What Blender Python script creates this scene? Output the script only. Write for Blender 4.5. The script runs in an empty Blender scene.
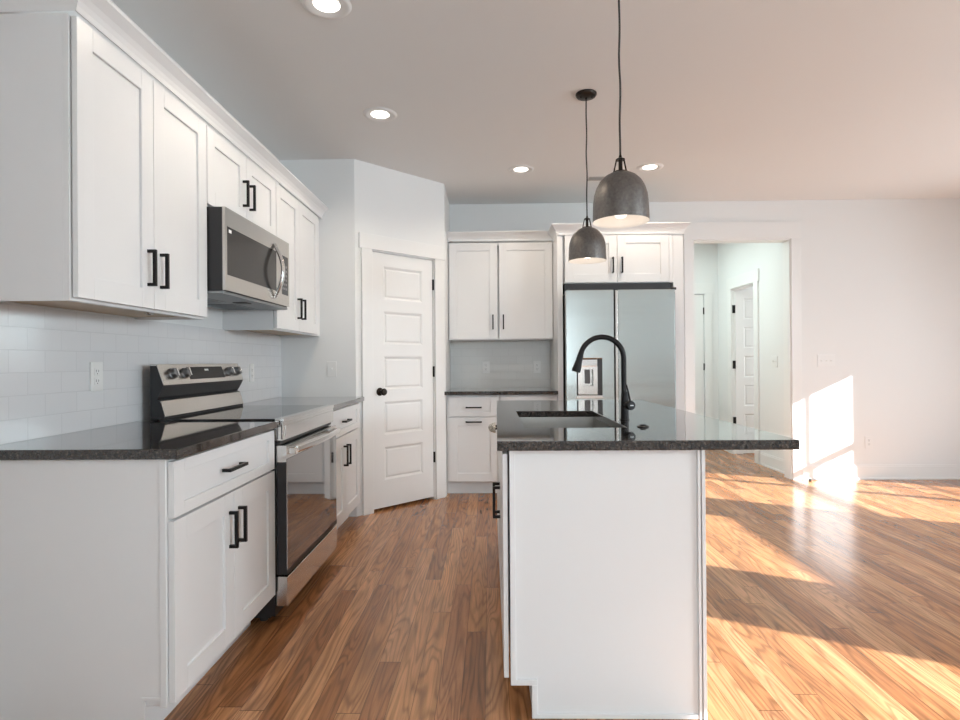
import bpy, bmesh, math, random
from mathutils import Vector, Matrix
random.seed(7)
C = bpy.context.scene.collection
PI = math.pi

# ------------------------------------------------------------------ camera
cam_data = bpy.data.cameras.new('camera')
cam = bpy.data.objects.new('camera', cam_data)
C.objects.link(cam)
cam_data.sensor_fit = 'HORIZONTAL'
cam_data.sensor_width = 36.0
cam_data.lens = 36.0 * 570.22 / 960.0
cam_data.clip_start = 0.05
CR = Vector((0.99980786, 0.01815371, -0.00739518))
CF = Vector((-0.01813626, 0.99983259, 0.00242094))
CU = Vector((0.00743789, -0.00228636, 0.99996972))
m = Matrix(((CR.x, CU.x, -CF.x, 1.6034), (CR.y, CU.y, -CF.y, 0.0), (CR.z, CU.z, -CF.z, 1.1738), (0, 0, 0, 1)))
cam.matrix_world = m
bpy.context.scene.camera = cam

# ------------------------------------------------------------------ view, world, sun, window daylight, hall fill lamp
sc = bpy.context.scene
sc.view_settings.view_transform = 'Standard'
sc.view_settings.look = 'None'
sc.view_settings.gamma = 1.0
sc.view_settings.use_curve_mapping = False
sc.view_settings.exposure = 0.20

world = bpy.data.worlds.new('sky')
sc.world = world
world.use_nodes = True
bg = world.node_tree.nodes['Background']
bg.inputs[0].default_value = (0.80, 0.90, 1.0, 1)
bg.inputs[1].default_value = 1.6

def light(name, kind, loc, energy, color, **kw):
    d = bpy.data.lights.new(name, kind)
    d.energy = energy
    d.color = color
    direction = kw.pop('direction', None)
    for k, v in kw.items():
        setattr(d, k, v)
    o = bpy.data.objects.new(name, d)
    C.objects.link(o)
    o.location = loc
    if direction is not None:
        o.rotation_euler = Vector(direction).to_track_quat('-Z', 'Y').to_euler()
    return o

SUN = (-0.87, 0.47, -0.413)
light('sun', 'SUN', (9, -3, 5), 19.0, (0.97, 0.98, 1.0), angle=math.radians(0.53), direction=SUN)
XR = 6.6           # right wall
YB = 5.616         # back wall
YF = -3.2          # wall behind the camera
H = 2.723
light('daylight_rear_window', 'AREA', (2.15, YF - 0.2, 1.4), 72, (0.82, 0.935, 1.0), shape='RECTANGLE', size=1.5, size_y=1.8, direction=(0, 1, 0.0))
light('daylight_side_window_near', 'AREA', (XR + 0.25, -0.37, 1.86), 165, (0.80, 0.925, 1.0), shape='RECTANGLE', size=1.7, size_y=0.7, direction=(-1, 0, 0))
light('daylight_side_window_middle', 'AREA', (XR + 0.25, 1.9, 1.84), 24, (0.80, 0.925, 1.0), shape='RECTANGLE', size=1.28, size_y=0.6, direction=(-1, 0, 0))
light('daylight_side_window_far', 'AREA', (XR + 0.25, 4.0, 1.0), 26, (0.80, 0.925, 1.0), shape='RECTANGLE', size=1.6, size_y=1.4, direction=(-1, 0, 0))
light('daylight_side_room', 'AREA', (6.4, 7.0, 1.4), 30, (0.93, 0.98, 1.0), shape='RECTANGLE', size=1.4, size_y=1.4, direction=(-1, 0, 0))
light('hall_fill', 'AREA', (3.45, 6.6, 2.68), 20, (0.84, 1.0, 0.96), shape='RECTANGLE', size=1.0, size_y=1.2, direction=(0, 0, -1))  # added fill lamp under the hall ceiling, tinted to brighten the hall

# ------------------------------------------------------------------ materials
def mat(name, color, rough=0.5, metal=0.0, spec=None, coat=0.0):
    mt = bpy.data.materials.new(name)
    mt.use_nodes = True
    b = mt.node_tree.nodes['Principled BSDF']
    b.inputs['Base Color'].default_value = (*color, 1)
    b.inputs['Roughness'].default_value = rough
    b.inputs['Metallic'].default_value = metal
    if spec is not None:
        b.inputs['Specular IOR Level'].default_value = spec
    if coat:
        b.inputs['Coat Weight'].default_value = coat
        b.inputs['Coat Roughness'].default_value = 0.05
    return mt

def nodes(mt):
    return mt.node_tree.nodes, mt.node_tree.links, mt.node_tree.nodes['Principled BSDF']

def bump_noise(mt, scale, strength, dist=0.001):
    N, L, b = nodes(mt)
    tc = N.new('ShaderNodeTexCoord')
    n = N.new('ShaderNodeTexNoise'); n.inputs['Scale'].default_value = scale; n.inputs['Detail'].default_value = 3
    bp = N.new('ShaderNodeBump'); bp.inputs['Strength'].default_value = strength; bp.inputs['Distance'].default_value = dist
    L.new(tc.outputs['Object'], n.inputs['Vector']); L.new(n.outputs['Fac'], bp.inputs['Height']); L.new(bp.outputs[0], b.inputs['Normal'])
    return mt

def tint_noise(mt, c1, c2, scale, stretch=(1, 1, 1)):
    N, L, b = nodes(mt)
    tc = N.new('ShaderNodeTexCoord'); mp = N.new('ShaderNodeMapping'); mp.inputs['Scale'].default_value = stretch
    n = N.new('ShaderNodeTexNoise'); n.inputs['Scale'].default_value = scale; n.inputs['Detail'].default_value = 4
    r = N.new('ShaderNodeValToRGB')
    r.color_ramp.elements[0].position = 0.3; r.color_ramp.elements[0].color = (*c1, 1)
    r.color_ramp.elements[1].position = 0.7; r.color_ramp.elements[1].color = (*c2, 1)
    L.new(tc.outputs['Object'], mp.inputs[0]); L.new(mp.outputs[0], n.inputs['Vector']); L.new(n.outputs['Fac'], r.inputs[0]); L.new(r.outputs[0], b.inputs['Base Color'])
    return mt

def emit(name, color, strength):
    mt = mat(name, color, 0.5)
    b = mt.node_tree.nodes['Principled BSDF']
    b.inputs['Emission Color'].default_value = (*color, 1)
    b.inputs['Emission Strength'].default_value = strength
    return mt

M_wall = bump_noise(mat('wall_paint', (0.79, 0.795, 0.79), 0.75), 180, 0.08)
M_ceil = bump_noise(mat('ceiling_paint', (0.80, 0.805, 0.80), 0.85), 120, 0.08)
M_trim = mat('trim_paint', (0.80, 0.80, 0.79), 0.35)
M_cab = tint_noise(mat('cabinet_paint', (0.78, 0.78, 0.78), 0.32), (0.775, 0.777, 0.777), (0.79, 0.79, 0.79), 3)
M_black = mat('black_metal', (0.012, 0.011, 0.011), 0.42, 0.6)
M_bronze = mat('dark_bronze', (0.03, 0.024, 0.02), 0.3, 0.9)
M_blackplastic = mat('black_enamel', (0.018, 0.018, 0.02), 0.4)
M_glass = mat('black_glass', (0.008, 0.008, 0.009), 0.04, 0.0, 0.45)
M_ovenglass = mat('oven_glass', (0.012, 0.011, 0.011), 0.03, 0.0, 1.0, 1.0)
M_ovenglass.node_tree.nodes['Principled BSDF'].inputs['IOR'].default_value = 2.2
M_steel = mat('stainless_steel', (0.60, 0.58, 0.55), 0.26, 1.0)
M_fridge = mat('fridge_steel', (0.46, 0.50, 0.49), 0.24, 1.0)
M_chrome = mat('bright_steel', (0.75, 0.75, 0.74), 0.15, 1.0)
M_sink = mat('brushed_sink_steel', (0.45, 0.43, 0.40), 0.32, 1.0)
M_plate = mat('white_plastic', (0.80, 0.80, 0.79), 0.3)
M_slot = mat('dark_slot', (0.05, 0.05, 0.05), 0.5)
M_birch = tint_noise(mat('birch_ply', (0.55, 0.42, 0.28), 0.5), (0.50, 0.37, 0.24), (0.62, 0.48, 0.33), 6, (1, 0.15, 1))
M_shade = tint_noise(mat('pendant_pewter', (0.13, 0.12, 0.11), 0.42, 0.75), (0.13, 0.12, 0.115), (0.19, 0.178, 0.165), 90)
M_shadein = mat('pendant_inner_white', (0.85, 0.83, 0.80), 0.5)
M_bulb = emit('bulb_glow', (1.0, 0.93, 0.86), 1.1)
M_lens = emit('recessed_lens_glow', (1.0, 0.92, 0.82), 4.5)
M_greydark = mat('dispenser_grey', (0.10, 0.095, 0.095), 0.35, 0.5)
M_white_mark = mat('white_print', (0.85, 0.85, 0.85), 0.5)
M_rubber = mat('rubber', (0.03, 0.03, 0.03), 0.7)
M_filter = mat('aluminium_filter', (0.30, 0.32, 0.33), 0.4, 0.9)
M_knob = mat('knob_metal', (0.22, 0.22, 0.225), 0.3, 0.9)
M_display = mat('display_glass', (0.012, 0.011, 0.011), 0.3, 0.0, 0.25)
M_ventgrey = mat('register_grey', (0.45, 0.44, 0.42), 0.5)

def add_streaks(mt):
    N, L, b = nodes(mt)
    tc = N.new('ShaderNodeTexCoord'); mp = N.new('ShaderNodeMapping'); mp.inputs['Scale'].default_value = (0.5, 0.5, 7.0)
    n = N.new('ShaderNodeTexNoise'); n.inputs['Scale'].default_value = 1.0; n.inputs['Detail'].default_value = 1.5
    bp = N.new('ShaderNodeBump'); bp.inputs['Strength'].default_value = 0.22; bp.inputs['Distance'].default_value = 0.01
    L.new(tc.outputs['Object'], mp.inputs[0]); L.new(mp.outputs[0], n.inputs['Vector']); L.new(n.outputs['Fac'], bp.inputs['Height']); L.new(bp.outputs[0], b.inputs['Normal'])
add_streaks(M_fridge)

def oak_floor():
    mt = mat('oak_floor', (0.3, 0.15, 0.07), 0.2)
    N, L, b = nodes(mt)
    def math_(op, a, v=None, v2=None):
        n = N.new('ShaderNodeMath'); n.operation = op
        for i, x in enumerate((a, v, v2)):
            if x is None: continue
            if isinstance(x, (int, float)): n.inputs[i].default_value = x
            else: L.new(x, n.inputs[i])
        return n.outputs[0]
    tc = N.new('ShaderNodeTexCoord'); sp = N.new('ShaderNodeSeparateXYZ'); L.new(tc.outputs['Object'], sp.inputs[0])
    X, Y = sp.outputs[0], sp.outputs[1]
    W, LEN = 0.083, 1.35
    xs = math_('DIVIDE', X, W); ix = math_('FLOOR', xs); fx = math_('FRACT', xs)
    wn = N.new('ShaderNodeTexWhiteNoise'); wn.noise_dimensions = '1D'; L.new(ix, wn.inputs['W'])
    off = math_('MULTIPLY', wn.outputs['Value'], 7.0)
    ys = math_('ADD', math_('DIVIDE', Y, LEN), off); iy = math_('FLOOR', ys); fy = math_('FRACT', ys)
    cmb = N.new('ShaderNodeCombineXYZ'); L.new(ix, cmb.inputs[0]); L.new(iy, cmb.inputs[1])
    wn2 = N.new('ShaderNodeTexWhiteNoise'); wn2.noise_dimensions = '2D'; L.new(cmb.outputs[0], wn2.inputs['Vector'])
    # grain coordinates, shifted per board
    shift = math_('MULTIPLY', wn2.outputs['Value'], 37.0)
    gc = N.new('ShaderNodeCombineXYZ')
    L.new(math_('ADD', math_('MULTIPLY', X, 42.0), shift), gc.inputs[0]); L.new(math_('ADD', math_('MULTIPLY', Y, 2.4), shift), gc.inputs[1]); L.new(shift, gc.inputs[2])
    g1 = N.new('ShaderNodeTexNoise'); g1.inputs['Scale'].default_value = 1.0; g1.inputs['Detail'].default_value = 6; g1.inputs['Roughness'].default_value = 0.62; g1.inputs['Distortion'].default_value = 1.1
    L.new(gc.outputs[0], g1.inputs['Vector'])
    # cathedral rings
    gc2 = N.new('ShaderNodeCombineXYZ')
    L.new(math_('ADD', math_('MULTIPLY', X, 9.0), shift), gc2.inputs[0]); L.new(math_('ADD', math_('MULTIPLY', Y, 0.9), shift), gc2.inputs[1]); L.new(shift, gc2.inputs[2])
    g2 = N.new('ShaderNodeTexNoise'); g2.inputs['Scale'].default_value = 1.0; g2.inputs['Detail'].default_value = 1.5; g2.inputs['Distortion'].default_value = 0.4
    L.new(gc2.outputs[0], g2.inputs['Vector'])
    rings = math_('SINE', math_('MULTIPLY', g2.outputs['Fac'], 95.0))
    rings = math_('MULTIPLY_ADD', rings, 0.5, 0.5)
    ramp = N.new('ShaderNodeValToRGB'); cr = ramp.color_ramp
    cols = [(0.0, (0.28, 0.115, 0.045)), (0.3, (0.39, 0.172, 0.070)), (0.6, (0.45, 0.212, 0.090)), (0.85, (0.52, 0.260, 0.120)), (1.0, (0.37, 0.165, 0.075))]
    cr.elements[0].position = 0; cr.elements[0].color = (*cols[0][1], 1); cr.elements[1].position = 1; cr.elements[1].color = (*cols[-1][1], 1)
    for p_, c_ in cols[1:-1]:
        e = cr.elements.new(p_); e.color = (*c_, 1)
    L.new(wn2.outputs['Value'], ramp.inputs[0])
    # darken by grain
    gr = N.new('ShaderNodeMapRange'); gr.inputs[1].default_value = 0.34; gr.inputs[2].default_value = 0.66; gr.inputs[3].default_value = 0.64; gr.inputs[4].default_value = 1.18
    L.new(g1.outputs['Fac'], gr.inputs[0])
    rr = math_('MULTIPLY_ADD', math_('POWER', rings, 2.5), -0.42, 1.14)
    f = math_('MULTIPLY', gr.outputs[0], rr)
    # gaps
    ex = math_('MINIMUM', fx, math_('SUBTRACT', 1.0, fx)); ey = math_('MINIMUM', fy, math_('SUBTRACT', 1.0, fy))
    gapx = math_('GREATER_THAN', ex, 0.012); gapy = math_('GREATER_THAN', ey, 0.0014)
    gap = math_('MULTIPLY', gapx, gapy)
    gapf = math_('MULTIPLY_ADD', gap, 0.62, 0.38)
    f = math_('MULTIPLY', f, gapf)
    mx = N.new('ShaderNodeVectorMath'); mx.operation = 'SCALE'; L.new(ramp.outputs[0], mx.inputs[0]); L.new(f, mx.inputs['Scale'])
    L.new(mx.outputs[0], b.inputs['Base Color'])
    rg = math_('MULTIPLY_ADD', g1.outputs['Fac'], 0.16, 0.15)
    L.new(rg, b.inputs['Roughness'])
    hgt = math_('ADD', math_('MULTIPLY', gap, 0.6), math_('MULTIPLY', g1.outputs['Fac'], 0.5))
    bp = N.new('ShaderNodeBump'); bp.inputs['Strength'].default_value = 0.25; bp.inputs['Distance'].default_value = 0.0012
    L.new(hgt, bp.inputs['Height']); L.new(bp.outputs[0], b.inputs['Normal'])
    b.inputs['Coat Weight'].default_value = 0.10; b.inputs['Coat Roughness'].default_value = 0.10; b.inputs['Specular IOR Level'].default_value = 0.38
    return mt
M_floor = oak_floor()

def granite():
    mt = mat('dark_granite', (0.02, 0.02, 0.02), 0.06)
    N, L, b = nodes(mt)
    tc = N.new('ShaderNodeTexCoord')
    v = N.new('ShaderNodeTexVoronoi'); v.inputs['Scale'].default_value = 240
    n = N.new('ShaderNodeTexNoise'); n.inputs['Scale'].default_value = 90; n.inputs['Detail'].default_value = 4; n.inputs['Roughness'].default_value = 0.7
    L.new(tc.outputs['Object'], v.inputs['Vector']); L.new(tc.outputs['Object'], n.inputs['Vector'])
    r1 = N.new('ShaderNodeValToRGB'); r1.color_ramp.interpolation = 'LINEAR'
    r1.color_ramp.elements[0].position = 0.40; r1.color_ramp.elements[0].color = (0.008, 0.008, 0.009, 1)
    r1.color_ramp.elements[1].position = 0.72; r1.color_ramp.elements[1].color = (0.075, 0.066, 0.058, 1)
    e = r1.color_ramp.elements.new(0.55); e.color = (0.035, 0.029, 0.026, 1)
    L.new(n.outputs['Fac'], r1.inputs[0])
    sv = N.new('ShaderNodeSeparateColor'); L.new(v.outputs['Color'], sv.inputs[0])
    r2 = N.new('ShaderNodeValToRGB'); r2.color_ramp.elements[0].position = 0.80; r2.color_ramp.elements[0].color = (0, 0, 0, 1)
    r2.color_ramp.elements[1].position = 0.98; r2.color_ramp.elements[1].color = (0.07, 0.06, 0.05, 1)
    L.new(sv.outputs[0], r2.inputs[0])
    ad = N.new('ShaderNodeVectorMath'); ad.operation = 'ADD'; L.new(r1.outputs[0], ad.inputs[0]); L.new(r2.outputs[0], ad.inputs[1])
    L.new(ad.outputs[0], b.inputs['Base Color'])
    b.inputs['Coat Weight'].default_value = 0.6; b.inputs['Coat Roughness'].default_value = 0.03
    return mt
M_granite = granite()

def speckle():
    mt = mat('beige_speckle', (0.5, 0.45, 0.38), 0.4)
    N, L, b = nodes(mt)
    tc = N.new('ShaderNodeTexCoord'); n = N.new('ShaderNodeTexNoise'); n.inputs['Scale'].default_value = 160; n.inputs['Detail'].default_value = 2
    r = N.new('ShaderNodeValToRGB'); r.color_ramp.elements[0].position = 0.42; r.color_ramp.elements[0].color = (0.12, 0.11, 0.10, 1)
    r.color_ramp.elements[1].position = 0.55; r.color_ramp.elements[1].color = (0.62, 0.55, 0.45, 1)
    L.new(tc.outputs['Object'], n.inputs['Vector']); L.new(n.outputs['Fac'], r.inputs[0]); L.new(r.outputs[0], b.inputs['Base Color'])
    return mt
M_speckle = speckle()

def tile(name, axis, col, off=0.0):
    """glossy subway tile; axis = 'Y' runs along Y, 'X' runs along X"""
    mt = mat(name, col, 0.12)
    N, L, b = nodes(mt)
    tc = N.new('ShaderNodeTexCoord'); sp = N.new('ShaderNodeSeparateXYZ'); L.new(tc.outputs['Object'], sp.inputs[0])
    cm = N.new('ShaderNodeCombineXYZ')
    L.new(sp.outputs[1 if axis == 'Y' else 0], cm.inputs[0]); 
    sub = N.new('ShaderNodeMath'); sub.operation = 'SUBTRACT'; sub.inputs[1].default_value = 0.914; L.new(sp.outputs[2], sub.inputs[0])
    L.new(sub.outputs[0], cm.inputs[1])
    br = N.new('ShaderNodeTexBrick'); br.offset = 0.5
    br.inputs['Scale'].default_value = 1.0; br.inputs['Brick Width'].default_value = 0.155; br.inputs['Row Height'].default_value = 0.0775
    br.inputs['Mortar Size'].default_value = 0.0016; br.inputs['Mortar Smooth'].default_value = 0.4
    br.inputs['Color1'].default_value = (*col, 1); br.inputs['Color2'].default_value = (*[c * 0.975 for c in col], 1); br.inputs['Mortar'].default_value = (*[c * 0.90 for c in col], 1)
    L.new(cm.outputs[0], br.inputs['Vector']); L.new(br.outputs['Color'], b.inputs['Base Color'])
    bp = N.new('ShaderNodeBump'); bp.invert = True; bp.inputs['Strength'].default_value = 0.5; bp.inputs['Distance'].default_value = 0.0015
    nz = N.new('ShaderNodeTexNoise'); nz.inputs['Scale'].default_value = 14; L.new(tc.outputs['Object'], nz.inputs['Vector'])
    bp2 = N.new('ShaderNodeBump'); bp2.inputs['Strength'].default_value = 0.15; bp2.inputs['Distance'].default_value = 0.004
    L.new(nz.outputs['Fac'], bp2.inputs['Height']); L.new(br.outputs['Fac'], bp.inputs['Height']); L.new(bp2.outputs[0], bp.inputs['Normal']); L.new(bp.outputs[0], b.inputs['Normal'])
    return mt
M_tileY = tile('white_wall_tile', 'Y', (0.74, 0.745, 0.755))
M_tileX = tile('grey_white_wall_tile', 'X', (0.72, 0.72, 0.70))
M_tileX.node_tree.nodes['Principled BSDF'].inputs['Roughness'].default_value = 0.3

# ------------------------------------------------------------------ geometry helpers
class Fr:
    """a flat frame: origin o, u along, z up, n outward"""
    def __init__(s, o, u, n):
        s.o = Vector(o); s.u = Vector(u).normalized(); s.n = Vector(n).normalized()
    def p(s, u, z, n):
        return s.o + s.u * u + s.n * n + Vector((0, 0, z))

WORLD = Fr((0, 0, 0), (1, 0, 0), (0, 1, 0))   # u = X, n = Y

def nb(): return bmesh.new()

def fbox(b, F, u0, u1, z0, z1, n0, n1):
    vs = [b.verts.new(F.p(u, z, n)) for u in (u0, u1) for z in (z0, z1) for n in (n0, n1)]
    idx = [(0, 1, 3, 2), (4, 6, 7, 5), (0, 4, 5, 1), (2, 3, 7, 6), (0, 2, 6, 4), (1, 5, 7, 3)]
    for f in idx: b.faces.new([vs[i] for i in f])
    return b

def box(b, x0, x1, y0, y1, z0, z1):
    return fbox(b, WORLD, x0, x1, z0, z1, y0, y1)

def prism(b, pts, d0, d1):
    """pts: list of Vectors (a polygon), extruded from offset d0 to offset d1"""
    a = [b.verts.new(p + d0) for p in pts]; c = [b.verts.new(p + d1) for p in pts]
    n = len(pts)
    b.faces.new(a); b.faces.new(list(reversed(c)))
    for i in range(n):
        j = (i + 1) % n
        b.faces.new((a[i], c[i], c[j], a[j]))
    return b

def lathe(b, prof, center, axis='Z', seg=40, close_ends=True):
    cx = Vector(center)
    def P(r, h, t):
        if axis == 'Z': return cx + Vector((r * math.cos(t), r * math.sin(t), h))
        if axis == 'X': return cx + Vector((h, r * math.cos(t), r * math.sin(t)))
        if axis == 'Y': return cx + Vector((r * math.cos(t), h, r * math.sin(t)))
        A = Vector(axis).normalized(); S = A.orthogonal().normalized(); T = A.cross(S)
        return cx + A * h + S * r * math.cos(t) + T * r * math.sin(t)
    rings = []
    for r, h in prof:
        if r < 1e-6: rings.append([b.verts.new(P(0, h, 0))])
        else: rings.append([b.verts.new(P(r, h, 2 * PI * k / seg)) for k in range(seg)])
    for A_, B_ in zip(rings, rings[1:]):
        for k in range(seg):
            k2 = (k + 1) % seg
            if len(A_) == 1 and len(B_) == 1: continue
            if len(A_) == 1: b.faces.new((A_[0], B_[k], B_[k2]))
            elif len(B_) == 1: b.faces.new((A_[k], B_[0], A_[k2]))
            else: b.faces.new((A_[k], B_[k], B_[k2], A_[k2]))
    if close_ends:
        for R_ in (rings[0], rings[-1]):
            if len(R_) > 1: b.faces.new(R_)
    return b

def tube(b, pts, r, seg=14, cap=True, flat=None):
    """swept tube; r a number or list; flat=(a,b) gives an elliptical section scale"""
    pts = [Vector(p) for p in pts]
    rs = r if isinstance(r, (list, tuple)) else [r] * len(pts)
    t0 = (pts[1] - pts[0]).normalized(); nrm = t0.orthogonal().normalized()
    if flat: nrm = Vector(flat[2]) - t0 * t0.dot(Vector(flat[2])); nrm.normalize()
    rings = []
    for i, p in enumerate(pts):
        t = (pts[min(i + 1, len(pts) - 1)] - pts[max(i - 1, 0)]).normalized()
        nrm = (nrm - t * nrm.dot(t)).normalized(); bi = t.cross(nrm)
        fa, fb_ = (flat[0], flat[1]) if flat else (1, 1)
        rings.append([b.verts.new(p + nrm * math.cos(2 * PI * k / seg) * rs[i] * fa + bi * math.sin(2 * PI * k / seg) * rs[i] * fb_) for k in range(seg)])
    for A_, B_ in zip(rings, rings[1:]):
        for k in range(seg):
            k2 = (k + 1) % seg
            b.faces.new((A_[k], B_[k], B_[k2], A_[k2]))
    if cap:
        b.faces.new(rings[0]); b.faces.new(list(reversed(rings[-1])))
    return b

def obj(name, b, material, parent=None, smooth=False, bevel=0.0, label=None, kind=None, segs=2):
    bmesh.ops.recalc_face_normals(b, faces=b.faces[:])
    me = bpy.data.meshes.new(name)
    if parent is not None:
        r = parent
        while r.parent is not None: r = r.parent
        off = r.location
        bmesh.ops.translate(b, verts=b.verts[:], vec=-off)
    b.to_mesh(me); b.free()
    if isinstance(material, (list, tuple)):
        for mm in material: me.materials.append(mm)
    else: me.materials.append(material)
    if smooth:
        for p in me.polygons: p.use_smooth = True
    o = bpy.data.objects.new(name, me)
    C.objects.link(o)
    if parent is not None: o.parent = parent
    if smooth:
        md = o.modifiers.new('split', 'EDGE_SPLIT'); md.split_angle = math.radians(38)
    if bevel:
        md = o.modifiers.new('bevel', 'BEVEL'); md.width = bevel; md.segments = segs; md.limit_method = 'ANGLE'; md.angle_limit = math.radians(40)
        md.harden_normals = False
    if label: o['label'] = label
    if kind: o['kind'] = kind
    return o

def thing(name, label, cat, loc, group=None):
    o = bpy.data.objects.new(name, None); C.objects.link(o)
    o.empty_display_size = 0.1
    o.location = loc; o['label'] = label; o['category'] = cat
    if group: o['group'] = group
    return o

def tag(o, label, cat, group=None):
    o['label'] = label; o['category'] = cat
    if group: o['group'] = group
    return o

def struct(name, b, material, label=None, **kw):
    return obj(name, b, material, None, kind='structure', label=label, **kw)

def wall(b, F, u0, u1, z0, z1, n0, n1, holes=()):
    us = sorted({u0, u1, *[h[0] for h in holes], *[h[1] for h in holes]})
    zs = sorted({z0, z1, *[h[2] for h in holes], *[h[3] for h in holes]})
    for a, c in zip(us, us[1:]):
        run = None
        for d, e in zip(zs, zs[1:]):
            mu, mz = (a + c) / 2, (d + e) / 2
            if any(h[0] < mu < h[1] and h[2] < mz < h[3] for h in holes):
                if run: fbox(b, F, a, c, run[0], run[1], n0, n1); run = None
            else: run = [run[0] if run else d, e]
        if run: fbox(b, F, a, c, run[0], run[1], n0, n1)
    return b

def plate_hole(b, F, u0, u1, z0, z1, n0, n1, h):
    out = [(u0, z0), (u1, z0), (u1, z1), (u0, z1)]; inn = [(h[0], h[2]), (h[1], h[2]), (h[1], h[3]), (h[0], h[3])]
    V = {n: ([b.verts.new(F.p(u, z, n)) for u, z in out], [b.verts.new(F.p(u, z, n)) for u, z in inn]) for n in (n0, n1)}
    for n in (n0, n1):
        o_, i_ = V[n]
        for k in range(4): b.faces.new((o_[k], o_[(k + 1) % 4], i_[(k + 1) % 4], i_[k]))
    for s in (0, 1):
        for k in range(4): b.faces.new((V[n0][s][k], V[n0][s][(k + 1) % 4], V[n1][s][(k + 1) % 4], V[n1][s][k]))
    return b

# ------------------------------------------------------------------ the room shell
T = 0.12
XL, YC_, XP, XQ, YQ = 0.0, 4.324, 0.578, 1.212, 4.958
struct('floor', box(nb(), -0.2, 8.0, YF - 0.2, 9.0, -0.1, 0.0), M_floor, 'varnished oak strip floor')
struct('ceiling', box(nb(), -0.2, 8.0, YF - 0.2, 9.0, H, H + 0.1), M_ceil, 'flat pale painted ceiling')
struct('wall_left', box(nb(), -T, 0.0, YF - T, YB + T, 0, H), M_wall)
struct('wall_pantry_left', box(nb(), 0.0, XP, YC_, YC_ + 0.10, 0, H), M_wall)
DG = Fr((XP, YC_, 0), (1, 1, 0), (1, -1, 0))          # diagonal wall, u along it, n into the kitchen
DL = math.hypot(XQ - XP, YQ - YC_)
struct('wall_pantry_diagonal', wall(nb(), DG, 0.0, DL, 0, H, -0.11, 0.0, [(0.145, 0.774, -1, 2.052)]), M_wall)
struct('wall_pantry_right', box(nb(), XQ - 0.10, XQ, YQ, YB, 0, H), M_wall)
BW = Fr((0, YB, 0), (1, 0, 0), (0, -1, 0))            # back wall, n towards the camera
DX0, DX1, DZ = 3.593, 4.538, 2.348
struct('wall_back', wall(nb(), BW, -T, XR + T, 0, H, -T, 0.0, [(DX0, DX1, -1, DZ)]), M_wall)
RW = Fr((XR, 0, 0), (0, 1, 0), (-1, 0, 0))
holesR = [(3.125, 4.82, 0.25, 1.77), (1.185, 2.54, 1.53, 2.20), (-1.2, 0.46, 1.53, 2.12)]
struct('wall_right', wall(nb(), RW, YF - T, YB + T, 0, H, -T, 0.0, holesR), M_wall)
FW = Fr((0, YF, 0), (1, 0, 0), (0, 1, 0))
struct('wall_front', wall(nb(), FW, -T, XR + T, 0, H, -T, 0.0, [(1.4, 2.9, 0.5, 2.3)]), M_wall)
# window frames (right wall and behind the camera)
def window_frame(name, F, h, mull=(), rails=(), w=0.05):
    b = nb()
    u0, u1, z0, z1 = h
    fbox(b, F, u0, u1, z0, z0 + w, -0.09, -0.03); fbox(b, F, u0, u1, z1 - w, z1, -0.09, -0.03)
    fbox(b, F, u0, u0 + w, z0 + w, z1 - w, -0.09, -0.03); fbox(b, F, u1 - w, u1, z0 + w, z1 - w, -0.09, -0.03)
    for mu, mw in mull: fbox(b, F, mu - mw / 2, mu + mw / 2, z0 + w, z1 - w, -0.08, -0.04)
    for mz, mw in rails: fbox(b, F, u0 + w, u1 - w, mz - mw / 2, mz + mw / 2, -0.085, -0.035)
    return struct(name, b, M_trim)
window_frame('window_1', RW, holesR[0], [(4.11, 0.08), (4.55, 0.016)], [(1.045, 0.05)], 0.02)
window_frame('window_2', RW, holesR[1], [], [], 0.02)
window_frame('window_3', RW, holesR[2], [], [], 0.02)
window_frame('window_4', FW, (1.4, 2.9, 0.5, 2.3), [(2.15, 0.07)], [(1.4, 0.05)])
struct('wall_light_block', box(nb(), 0.0, 1.25, -0.55, -0.43, 0, H), M_wall)  # added unseen stub that screens the left cabinet sides from rear light
struct('wall_sun_block', box(nb(), 3.0, 3.12, YF - 1.6, YF - T, 0, 3.6), M_wall)  # added unseen fin outside, keeps direct sun off the rear window

# hall behind the doorway
HX = 4.62; HY = 7.6
struct('wall_hall_right', wall(nb(), Fr((HX, 0, 0), (0, 1, 0), (-1, 0, 0)), YB + T, HY, 0, H, -T, 0.0, [(6.55, 7.16, -1, 2.05)]), M_wall)
struct('wall_hall_back', wall(nb(), Fr((0, HY, 0), (1, 0, 0), (0, -1, 0)), 2.9, 8.0, 0, H, -T, 0.0, [(3.66, 4.438, -1, 2.044)]), M_wall)
struct('wall_hall_left', box(nb(), 2.9 - T, 2.9, YB + T, HY, 0, H), M_wall)
struct('wall_side_room', box(nb(), 6.6, 6.6 + T, YB + T, HY, 0, H), M_wall)

# backsplash tile
struct('wall_backsplash_left', box(nb(), 0.0, 0.008, 0.9, YC_, 0.914, 1.376), M_tileY, 'glossy white subway tile on left wall')
struct('wall_backsplash_back', box(nb(), XQ, 2.188, YB - 0.008, YB, 0.914, 1.376), M_tileX, 'glossy subway tile under back wall cabinet')

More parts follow.
